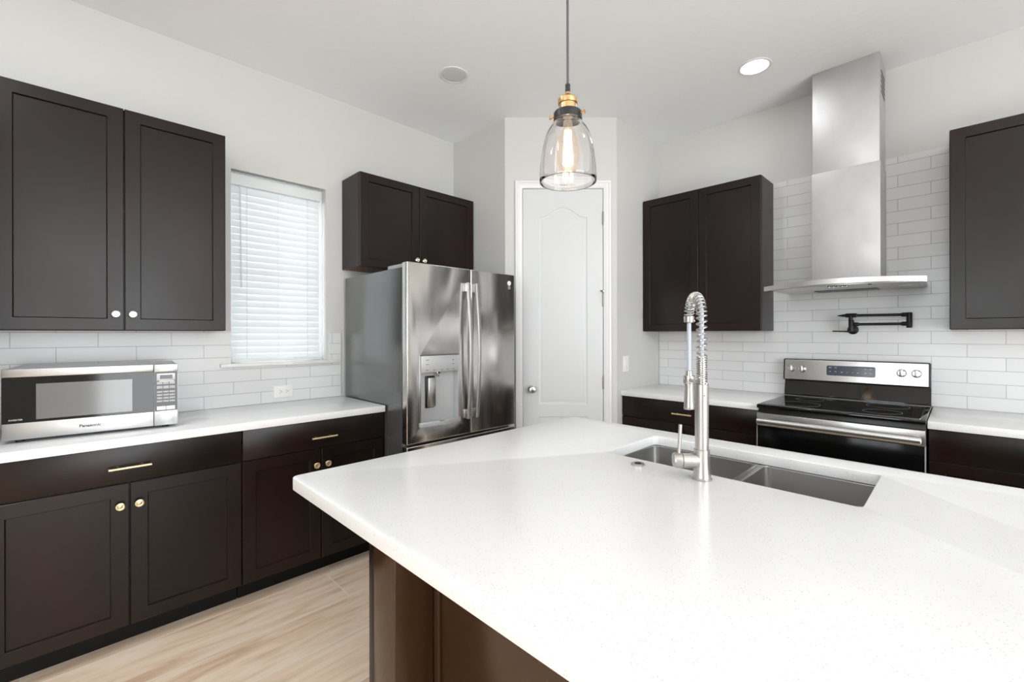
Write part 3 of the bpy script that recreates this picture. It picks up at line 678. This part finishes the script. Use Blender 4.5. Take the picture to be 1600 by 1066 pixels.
# dispenser
dc = MB().box(-2.29, FXF+0.004, 1.479, 1.761, 1.121, 1.2205, bev=0.002).build('dispenser_panel', 'light_grey', dl)
mb = MB()
for yy, zz, ww in ((1.522, 1.195, 0.022), (1.522, 1.168, 0.022), (1.715, 1.190, 0.016), (1.715, 1.166, 0.018), (1.520, 1.134, 0.018), (1.575, 1.133, 0.018), (1.628, 1.133, 0.016), (1.672, 1.133, 0.016), (1.716, 1.134, 0.014)):
    MB().box(FXF+0.0041, FXF+0.0044, yy-ww/2, yy+ww/2, zz-0.0015, zz+0.0015).build('touch_mark', 'slate', dc)
cav = MB().box(-2.3150, -2.3120, 1.479, 1.761, 0.806, 1.1208)
cav.box(-2.3119, FXF-0.001, 1.479, 1.4835, 0.806, 1.1208).box(-2.3119, FXF-0.001, 1.7565, 1.761, 0.806, 1.1208).box(-2.3119, FXF-0.002, 1.484, 1.756, 0.806, 0.812)
cav.build('dispenser_cavity', 'light_grey', dl)
for (ya, yb, t) in ((1.4695, 1.4785, 0.003), (1.7615, 1.7700, 0.003)): MB().box(FXF-0.004, FXF+t, ya, yb, 0.815, 1.222, bev=0.001).build('dispenser_trim', 'steel', dl)
MB().box(-2.3100, -2.283, 1.548, 1.603, 0.905, 1.085, bev=0.006).build('paddle', 'steel', dl)
MB().box(-2.3115, -2.3035, 1.540, 1.609, 0.898, 1.095, bev=0.003).build('paddle_bracket', 'black_satin', dl)
MB().lathe([(0.020, 1.1205), (0.018, 1.108), (0.008, 1.100), (0.006, 1.090), (0, 1.090)][::-1], (-2.287, 1.622, 0)).build('nozzle', 'chrome', dl)
dt_l = [(1.469, -0.002)] + [(1.469 + (1.771-1.469)*i/20, 0.006 + 0.022*math.sin(PI*i/20)) for i in range(21)] + [(1.771, -0.002)]
dtray = MB().prism([dt_l], 0.797, 0.823, bev=0.0015, mat=frame((FXF, 0, 0), (0, 1, 0), (0, 0, 1), (1, 0, 0))).build('drip_tray', 'light_grey', dl)
MB().lathe([(0.030, 0.8232), (0.030, 0.8246), (0, 0.8246)], (FXF+0.004, 1.615, 0)).build('tray_grate', 'chrome', dtray)
# handles
def handle(yc, parent):
    n = 28; zt, zb = 1.683, 0.806; out = []; inn = []
    for i in range(n+1):
        u = i/n; zz = zb + (zt-zb)*u; s = math.sin(PI*u)
        xo = FXF + 0.028 + 0.030*s; out.append((xo, zz)); inn.append((xo-0.014, zz))
    mb = MB(); mb.prism([out + inn[::-1]], yc-0.012, yc+0.012, bev=0.003, mat=frame((0, 0, 0), (1, 0, 0), (0, 1, 0)))
    for z0, z1 in ((zt-0.058, zt-0.002), (zb+0.002, zb+0.058)): mb.box(FXF+0.0003, FXF+0.032, yc-0.0105, yc+0.0105, z0, z1, bev=0.003)
    mb.build('handle', 'satin_steel', parent)
handle(DYG-0.036, dl); handle(DYG+0.036, drr)
MB().tube([(FXF+0.05, FY0+0.10, 0.625), (FXF+0.05, FY1-0.10, 0.625)], 0.011, 14).tube([(FXF, FY0+0.13, 0.625), (FXF+0.05, FY0+0.13, 0.625)], 0.008, 10).tube([(FXF, FY1-0.13, 0.625), (FXF+0.05, FY1-0.13, 0.625)], 0.008, 10).build('handle', 'steel', fz)
LG = frame((FXF, 2.213, 1.681), (0, 1, 0), (1, 0, 0))
MB().lathe([(0.014, 0.0002), (0.014, 0.0012), (0.012, 0.0016), (0, 0.0016)], mat=LG).build('badge', 'gasket', drr)
mb = MB(); cpts = [(0.0085*math.cos(a), 0.0085*math.sin(a)) for a in [2*PI*i/24 for i in range(24)]]
mb.prism([cpts, [(x*0.8, y*0.8) for x, y in cpts]], 0.0015, 0.0022, mat=LG)
mb.build('badge_ring', 'chrome', drr)
MB().lathe([(0.0165, 0.0002), (0.0165, 0.003), (0.014, 0.0045), (0, 0.0045)], mat=frame((FXF, 2.213, 1.711), (0, 1, 0), (1, 0, 0))).build('white_sticker', 'plastic_w', drr)

# ------------------------------------------------------------------ range
rg = thing('range', 'freestanding black and stainless electric range below the hood', 'range', (-0.507, 3.3, 0))
RX0, RX1 = -0.8885, -0.1265
MB().box(RX0, RX1, 3.035, YR-0.009, 0.06, 0.895, bev=0.002).build('body', 'black_satin', rg)
cook = MB().box(RX0-0.0012, RX1+0.0012, 2.992, 3.588, 0.8955, 0.919, bev=0.006).build('cooktop', 'black_gloss', rg)
MB().box(RX0+0.024, RX1-0.024, 3.035, 3.560, 0.9192, 0.9202).build('glass_surface', 'black_gloss', cook)
mb = MB(); e_ = 0.0215
for xa in (RX0+e_, RX1-e_-0.0025): MB().box(xa, xa+0.0025, 3.033, 3.562, 0.9190, 0.9208).build('surface_trim', 'chrome', cook)
# white-ish burner rings
def ringm(cx, cy, r): 
    a = [2*PI*i/48 for i in range(48)]
    return MB().prism([[(cx+r*math.cos(t), cy+r*math.sin(t)) for t in a], [(cx+(r-0.0015)*math.cos(t), cy+(r-0.0015)*math.sin(t)) for t in a]], 0.9203, 0.9205)
for cx, cy, r in ((-0.70, 3.17, 0.105), (-0.31, 3.17, 0.085), (-0.70, 3.43, 0.075), (-0.31, 3.43, 0.10)): ringm(cx, cy, r).build('burner_ring', 'plastic_g', cook)
# backguard
R_ = [[Vector((x, y, z)) for x, y, z in ((xx, 3.588, 0.9195), (xx, 3.612, 1.026), (xx, 3.657, 1.026), (xx, 3.657, 0.9195))] for xx in (RX0+0.002, RX1-0.002)]
bgd = MB().rings(R_).build('backguard', 'black_gloss', rg)
MB().box(RX0+0.004, RX1-0.004, 3.5775, 3.5872, 0.9192, 0.934, bev=0.003).build('vent_trim', 'black_gloss', rg)
MB().box(RX0+0.006, RX1-0.006, 3.566, 3.5770, 0.9205, 0.9235, bev=0.001).build('vent_edge', 'gasket', rg)
CPM = Matrix.Translation((-0.512, 3.600, 1.1015)) @ Matrix.Rotation(math.radians(-6), 4, 'X') @ frame((0, 0, 0), (1, 0, 0), (0, -1, 0))
hw = 0.3825
cpn = MB().prism([rrect(-hw, hw, -0.0745, 0.0745, 0.010)], -0.045, -0.0003, bev=0.005, mat=CPM).build('control_housing', 'black_satin', rg)
MB().prism([rrect(-hw+0.010, hw-0.010, -0.0685, 0.0675, 0.004)], -0.0002, 0.002, bev=0.0008, mat=CPM).build('control_fascia', 'steel', cpn)
MB().prism([rrect(-0.128, 0.128, -0.030, 0.036, 0.010)], 0.0021, 0.0032, bev=0.0004, mat=CPM).build('display', 'slate', cpn)
mb = MB()
for x, y, ww in ((-0.108, 0.022, 0.014), (-0.078, 0.022, 0.012), (-0.108, -0.004, 0.006), (-0.078, -0.004, 0.010), (-0.045, -0.006, 0.010), (-0.015, -0.006, 0.004), (0.012, -0.006, 0.003), (0.04, -0.006, 0.010), (0.078, -0.006, 0.012), (0.105, -0.006, 0.010), (0.078, 0.020, 0.010), (0.103, 0.020, 0.012)):
    mb.box(x-ww/2, x+ww/2, y-0.0012, y+0.0012, 0.0032, 0.0034, mat=CPM)
mb.build('display_marks', 'white_mark', cpn)
for x in (-0.332, -0.268, 0.252, 0.320):
    kk = MB().lathe([(0.024, 0.0021), (0.024, 0.005), (0.021, 0.008), (0.019, 0.018), (0.017, 0.021), (0, 0.021)], mat=CPM @ Matrix.Translation((x, 0.006, 0))).build('knob', 'chrome', cpn)
    MB().box(x-0.0075, x+0.0075, -0.015, 0.027, 0.0212, 0.030, bev=0.003, mat=CPM).build('knob_grip', 'steel', kk)
    mb = MB()
    for s in (-1, 1): mb.box(x+s*0.0095-0.0012, x+s*0.0095+0.0012, -0.010, 0.022, 0.0205, 0.0225, mat=CPM)
    mb.build('knob_line', 'black_satin', kk)
    mb = MB().box(x-0.002, x+0.002, 0.040, 0.044, 0.0021, 0.0023, mat=CPM).box(x-0.006, x+0.006, -0.034, -0.032, 0.0021, 0.0023, mat=CPM).box(x-0.030, x-0.022, 0.026, 0.028, 0.0021, 0.0023, mat=CPM).box(x+0.022, x+0.030, 0.026, 0.028, 0.0021, 0.0023, mat=CPM)
    mb.build('dial_marks', 'plastic_g', cpn)
MB().box(-0.208, -0.204, -0.006, -0.002, 0.0021, 0.0024, mat=CPM).box(-0.212, -0.200, 0.010, 0.012, 0.0021, 0.0024, mat=CPM).build('indicator_mark', 'plastic_g', cpn)
# oven door
od = MB().box(RX0+0.003, RX1-0.003, 2.992, 3.034, 0.22, 0.790, bev=0.003).build('oven_door', 'black_door', rg)
mb = MB().box(RX0+0.001, RX1-0.001, 2.990, 3.034, 0.7905, 0.868, bev=0.003)
mb.build('door_trim', 'steel', od)
for x0, x1 in ((RX0+0.0005, RX0+0.0045), (RX1-0.0045, RX1-0.0005)): MB().box(x0, x1, 2.989, 3.034, 0.225, 0.7900).build('edge_trim', 'gasket', od)
# handle: flattened bar with end caps
R_ = []
for xx in [RX0+0.014, RX0+0.017] + [RX0+0.017+(RX1-RX0-0.034)*i/10 for i in range(1, 10)] + [RX1-0.017, RX1-0.014]:
    sc = 0.8 if xx in (RX0+0.014, RX1-0.014) else 1.0
    R_.append([Vector((xx, 2.945 + 0.011*sc*math.cos(2*PI*i/18), 0.822 + 0.021*sc*math.sin(2*PI*i/18))) for i in range(18)])
mb = MB().rings(R_)
for x0 in (RX0+0.018, RX1-0.046): mb.box(x0, x0+0.028, 2.947, 2.9898, 0.806, 0.838, bev=0.003)
mb.build('handle', 'steel', od)
MB().box(RX0+0.003, RX1-0.003, 2.994, 3.034, 0.065, 0.214, bev=0.003).build('storage_drawer', 'black_satin', rg)
mb = MB()
for xx in (RX0+0.05, RX1-0.05):
    for yy in (3.08, 3.6): mb.lathe([(0.018, 0.0005), (0.018, 0.0598)], (xx, yy, 0))
mb.build('foot', 'black_satin', rg)

# ------------------------------------------------------------------ hood
hood = thing('range_hood', 'wall-mounted stainless chimney range hood with curved front above the range', 'range hood', (-0.507, YR-0.01, 1.625))
HB = YR-0.0075
lowm = MB().box(-0.6775, -0.3365, 3.377, HB, 1.6525, 2.367, bev=0.0015).build('chimney_cover', 'hood_steel', hood)
upm = MB().box(-0.6740, -0.3400, 3.3805, HB-0.0003, 2.3675, H-0.0005, bev=0.0015).build('chimney_extension', 'hood_steel', hood)
mb = MB()
for i in range(5): mb.box(-0.3399, -0.3394, 3.45, 3.62, 2.80+0.03*i, 2.815+0.03*i)
mb.build('vent_slot', 'dark', upm)
CXH = -0.509; Rw = 0.362; n = 24
def bow(hx, ye, ym): return [(CXH + hx*(2*i/n-1), ye + (ym-ye)*(1-(2*i/n-1)**2)) for i in range(n+1)]
body = bow(Rw, 3.166, 3.076) + [(CXH+Rw, HB), (CXH-Rw, HB)]
can = MB().prism([body], 1.628, 1.652, bev=0.0015).build('canopy', 'steel', hood)
# curved front band, slightly arched upward in the middle
R_ = []
for i in range(n+1):
    u = 2*i/n-1; x = CXH + 0.381*u; yy = 3.146 - 0.090*(1-u*u); zz = 0.012*(1-u*u)
    R_.append([Vector((x, yy, 1.620+zz)), Vector((x, yy, 1.648+zz)), Vector((x, yy+0.014, 1.650+zz)), Vector((x, yy+0.014, 1.620+zz))])
MB().rings(R_).build('front_band', 'satin_steel', hood)
under = MB().prism([bow(Rw-0.02, 3.19, 3.10) + [(CXH+Rw-0.02, HB-0.03), (CXH-Rw+0.02, HB-0.03)]], 1.6255, 1.6279).build('underside_panel', 'steel', hood)
MB().box(CXH-0.17, CXH+0.15, 3.44, 3.58, 1.6225, 1.6253).build('filter', 'black_satin', under)
mb = MB()
for s in (-1, 1): mb = MB().lathe([(0.030, 1.6235), (0.030, 1.6253)], (CXH+s*0.28, 3.38, 0)).build('hood_lamp', 'lens_off', under)
for i in range(5):
    bt = MB().lathe([(0.0085, -0.0035), (0.0085, 0.0008)], (-0.545+0.0205*i, 3.142, 1.6245)).build('button', 'black_satin', under)
    MB().lathe([(0.0055, -0.0055), (0.0055, -0.0036)], (-0.545+0.0205*i, 3.142, 1.6245)).build('button_cap', 'chrome', bt)
MB().lathe([(0.008, -0.004), (0.008, 0.0008)], (-0.36, 3.155, 1.6245)).build('badge', 'slate', under)

# ------------------------------------------------------------------ pot filler
pf = thing('pot_filler', 'folded matte black wall-mounted pot filler faucet above the range', 'faucet', (-0.505, YR-0.007, 1.36))
PY = 3.585
MB().lathe([(0.030, 0.0), (0.030, 0.005), (0.026, 0.008), (0.011, 0.010), (0.011, 0.075)], mat=frame((-0.505, YR-0.0072, 1.375), (1, 0, 0), (0, -1, 0))).build('wall_flange', 'black_matte', pf)
MB().lathe([(0.0125, 1.362), (0.0145, 1.364), (0.0145, 1.434), (0.0125, 1.437)], (-0.505, PY, 0)).build('valve_body', 'black_matte', pf)
MB().tube([(-0.505, PY-0.012, 1.363), (-0.535, PY-0.022, 1.364), (-0.600, PY-0.028, 1.366)], [0.007, 0.0045, 0.004], 12).build('lever', 'black_matte', pf)
MB().tube([(-0.492, PY, 1.409), (-0.24, PY, 1.409)], 0.0085, 14).lathe([(0.011, 0), (0.0125, 0.003), (0.0125, 0.022), (0.0085, 0.028)], mat=Matrix.Translation((-0.492, PY, 1.409)) @ Matrix.Rotation(PI/2, 4, 'Y')).lathe([(0.0085, 0), (0.0125, 0.006), (0.0125, 0.028), (0.011, 0.03)], mat=Matrix.Translation((-0.262, PY, 1.409)) @ Matrix.Rotation(PI/2, 4, 'Y')).build('lower_arm', 'black_matte', pf)
MB().lathe([(0.0125, 1.384), (0.0140, 1.387), (0.0140, 1.474), (0.0125, 1.477)], (-0.224, PY, 0)).build('elbow_joint', 'black_matte', pf)
UY = PY-0.004
MB().tube([(-0.478, UY, 1.466), (-0.24, UY, 1.464)], 0.0085, 14).lathe([(0.0085, 0), (0.0125, 0.006), (0.0125, 0.028), (0.011, 0.03)], mat=Matrix.Translation((-0.262, UY, 1.464)) @ Matrix.Rotation(PI/2, 4, 'Y')).build('upper_arm', 'black_matte', pf)
MB().tube([(-0.575, UY, 1.467), (-0.556, UY, 1.467), (-0.552, UY, 1.467), (-0.538, UY, 1.467), (-0.530, UY, 1.467), (-0.478, UY, 1.467), (-0.472, UY, 1.467)], [0.003, 0.006, 0.0075, 0.0085, 0.0135, 0.0135, 0.009], 16).lathe([(0.010, 1.436), (0.0115, 1.438), (0.0115, 1.450), (0.009, 1.462)], (-0.506, UY-0.004, 0)).build('spout', 'black_matte', pf)

# ------------------------------------------------------------------ outlet and switch
ol = thing('wall_outlet', 'white horizontal duplex outlet on the tile below the window', 'outlet', (XL+0.0072, 0.983, 0.982))
OF = frame((XL+0.0072, 0.983, 0.982), (0, 1, 0), (1, 0, 0))
plt = MB().prism([rrect(-0.059, 0.059, -0.038, 0.038, 0.003)], 0.0001, 0.006, bev=0.0012, mat=OF).build('cover_plate', 'plastic_w', ol)
for s in (-1, 1):
    cx = s*0.019
    rc = MB().prism([rrect(cx-0.0165, cx+0.0165, -0.0165, 0.0165, 0.006)], 0.0061, 0.0072, bev=0.0004, mat=OF).build('receptacle', 'plastic_w', ol)
    MB().box(cx-0.006, cx+0.003, 0.0055, 0.0075, 0.0072, 0.0074, mat=OF).box(cx-0.006, cx+0.003, -0.0075, -0.0055, 0.0072, 0.0074, mat=OF).lathe([(0.0024, 0.0072), (0.0024, 0.0074)], mat=OF @ Matrix.Translation((cx+0.009, 0, 0))).build('slots', 'dark', rc)
ls = thing('light_switch', 'white rocker light switch on the pantry side wall above the counter', 'light switch', (-1.8640, 3.102, 1.118))
SFm = frame((-1.8626, 3.102, 1.118), (0, 1, 0), (1, 0, 0))
MB().prism([rrect(-0.040, 0.040, -0.062, 0.062, 0.003)], 0.0001, 0.006, bev=0.0012, mat=SFm).build('cover_plate', 'plastic_w', ls)
rk = MB().prism([rrect(-0.0165, 0.0165, -0.033, 0.033, 0.001)], 0.0061, 0.0095, bev=0.0008, mat=SFm).build('rocker', 'plastic_w', ls)
MB().box(-0.006, 0.006, -0.030, -0.026, 0.0095, 0.0098, mat=SFm).build('indicator', 'plastic_g', rk)

# ------------------------------------------------------------------ recessed lights
def can_light(x, y, on, label, watts=None):
    t = thing('recessed_light', label, 'ceiling light', (x, y, H), group=None)
    MB().lathe([(0.094, -0.0003), (0.094, -0.004), (0.088, -0.006), (0.078, -0.0045), (0.077, -0.0003)], (x, y, H), cap0=False, cap1=False).build('trim_ring', 'trim', t)
    if on: MB().lathe([(0.0765, -0.0004), (0.0765, -0.0030), (0.0, -0.0035)], (x, y, H), cap0=True).build('lens', 'lens_on', t)
    else: MB().lathe([(0.0765, -0.0004), (0.072, -0.0035), (0.055, -0.0040), (0.02, -0.0025), (0.0, -0.002)], (x, y, H), cap0=True).build('lens', 'lens_off', t)
    if on:
        d = bpy.data.lights.new('downlight', 'AREA'); d.shape = 'DISK'; d.size = 0.14; d.energy = watts or CAN_W; d.color = (0.93, 0.965, 1.0)
        o = bpy.data.objects.new('downlight', d); C.objects.link(o); o.location = (x, y, H-0.012)
    return t
for cx_, cy_, lb in ((-1.9, -0.55, 'above the aisle left of the camera'), (0.35, 1.75, 'over the island end'), (-0.9, -0.7, 'behind the camera near the left wall'), (0.9, -0.7, 'in the middle of the room behind the camera'), (2.5, 2.9, 'towards the far corner'), (2.5, -1.4, 'near the added far window'), (0.9, -2.8, 'near the added rear window')):  # extra lights added outside the view to brighten the room
    can_light(cx_, cy_, True, 'added unseen round lit recessed ceiling light ' + lb, 15.0 if 'aisle' in lb else 1.5 if 'island end' in lb else 2.0 if 'middle' in lb else None)
can_light(-2.288, 1.745, False, 'round unlit grey recessed light in the ceiling near the left wall')
can_light(-0.905, 3.022, True, 'round brightly lit recessed light in the ceiling beside the hood chimney', 2.2)
# ------------------------------------------------------------------ pendant
PX, PYy = -0.746, 0.952
pl = thing('pendant_lamp', 'clear glass bell pendant lamp with brass socket hanging over the island', 'pendant lamp', (PX, PYy, H))
PC = (PX, PYy, 0)
MB().tube([(PX, PYy, H-0.02), (PX, PYy, 2.010)], 0.0033, 10).build('cord', 'cable', pl)
MB().lathe([(0.060, H-0.0005), (0.060, H-0.012), (0.05, H-0.022), (0.006, H-0.026)][::-1], PC).build('ceiling_canopy', 'lamp_black', pl)
MB().lathe([(0.0068, 1.992), (0.0068, 2.020), (0.0045, 2.022)], PC).build('cord_grip', 'lamp_black', pl)
soc = MB().lathe([(0.0, 1.938), (0.0235, 1.938), (0.0235, 1.966), (0.0255, 1.967), (0.0265, 1.974), (0.0265, 1.979), (0.0235, 1.983), (0.014, 1.990), (0.0085, 1.993), (0.0072, 1.9985), (0.0065, 1.9915 + 0.008)], PC).build('socket', 'lamp_brass', pl)
MB().lathe([(0.0, 1.926), (0.031, 1.926), (0.0380, 1.924), (0.0380, 1.942), (0.0355, 1.9455), (0.0236, 1.9460)], PC).build('shade_holder', 'lamp_black', pl)
for a in (math.radians(225+45-52), math.radians(45+0-35), math.radians(120)):
    dv = Vector((math.cos(a), math.sin(a), 0)); p0 = Vector((PX, PYy, 1.934))
    MB().tube([p0+dv*0.0375, p0+dv*0.043, p0+dv*0.0432, p0+dv*0.050], [0.002, 0.002, 0.0052, 0.0052], 12).build('thumb_screw', 'lamp_brass', pl)
outer = [(0.0345, 1.9235), (0.040, 1.915), (0.050, 1.902), (0.0592, 1.884), (0.0660, 1.860), (0.0710, 1.832), (0.0745, 1.804), (0.0762, 1.780), (0.0765, 1.764), (0.0755, 1.7575)]
inner = [(0.0722, 1.7575), (0.0712, 1.764), (0.0712, 1.780), (0.0700, 1.804), (0.0670, 1.832), (0.0622, 1.860), (0.0560, 1.882), (0.0468, 1.899), (0.0370, 1.911), (0.0325, 1.9225)]
def smoothp(p, k=2):
    for _ in range(k):
        q = [p[0]]
        for a, b in zip(p[:-1], p[1:]): q += [(a[0]*0.75+b[0]*0.25, a[1]*0.75+b[1]*0.25), (a[0]*0.25+b[0]*0.75, a[1]*0.25+b[1]*0.75)]
        p = q+[p[-1]]
    return p
sh = smoothp(outer) + smoothp(inner); mbs = MB(); seg = 64
mbs.rings([[Vector((PX+r*math.cos(2*PI*i/seg), PYy+r*math.sin(2*PI*i/seg), z)) for i in range(seg)] for r, z in sh+[sh[0]]], cap0=False, cap1=False)
bmesh.ops.remove_doubles(mbs.bm, verts=mbs.bm.verts[:], dist=1e-6)
mbs.build('glass_shade', 'shade_glass', pl, smooth=60)
bulb = MB().lathe(smoothp([(0.012, 1.925), (0.014, 1.905), (0.022, 1.880), (0.029, 1.850), (0.031, 1.825), (0.028, 1.803), (0.018, 1.788), (0.0, 1.783)])[::-1], PC, seg=40).build('bulb', 'bulb', pl)
fl = MB()
for i in range(10):
    a = 2*PI*i/10; a2_ = a+2*PI/20
    fl.tube([(PX+0.008*math.cos(a), PYy+0.008*math.sin(a), 1.895), (PX+0.013*math.cos(a2_), PYy+0.013*math.sin(a2_), 1.803)], 0.0016, 6)
fl.build('filament', 'filament', bulb)
MB().tube([(PX, PYy, 1.925), (PX, PYy, 1.80)], 0.002, 8).build('filament_stem', 'plastic_w', bulb)
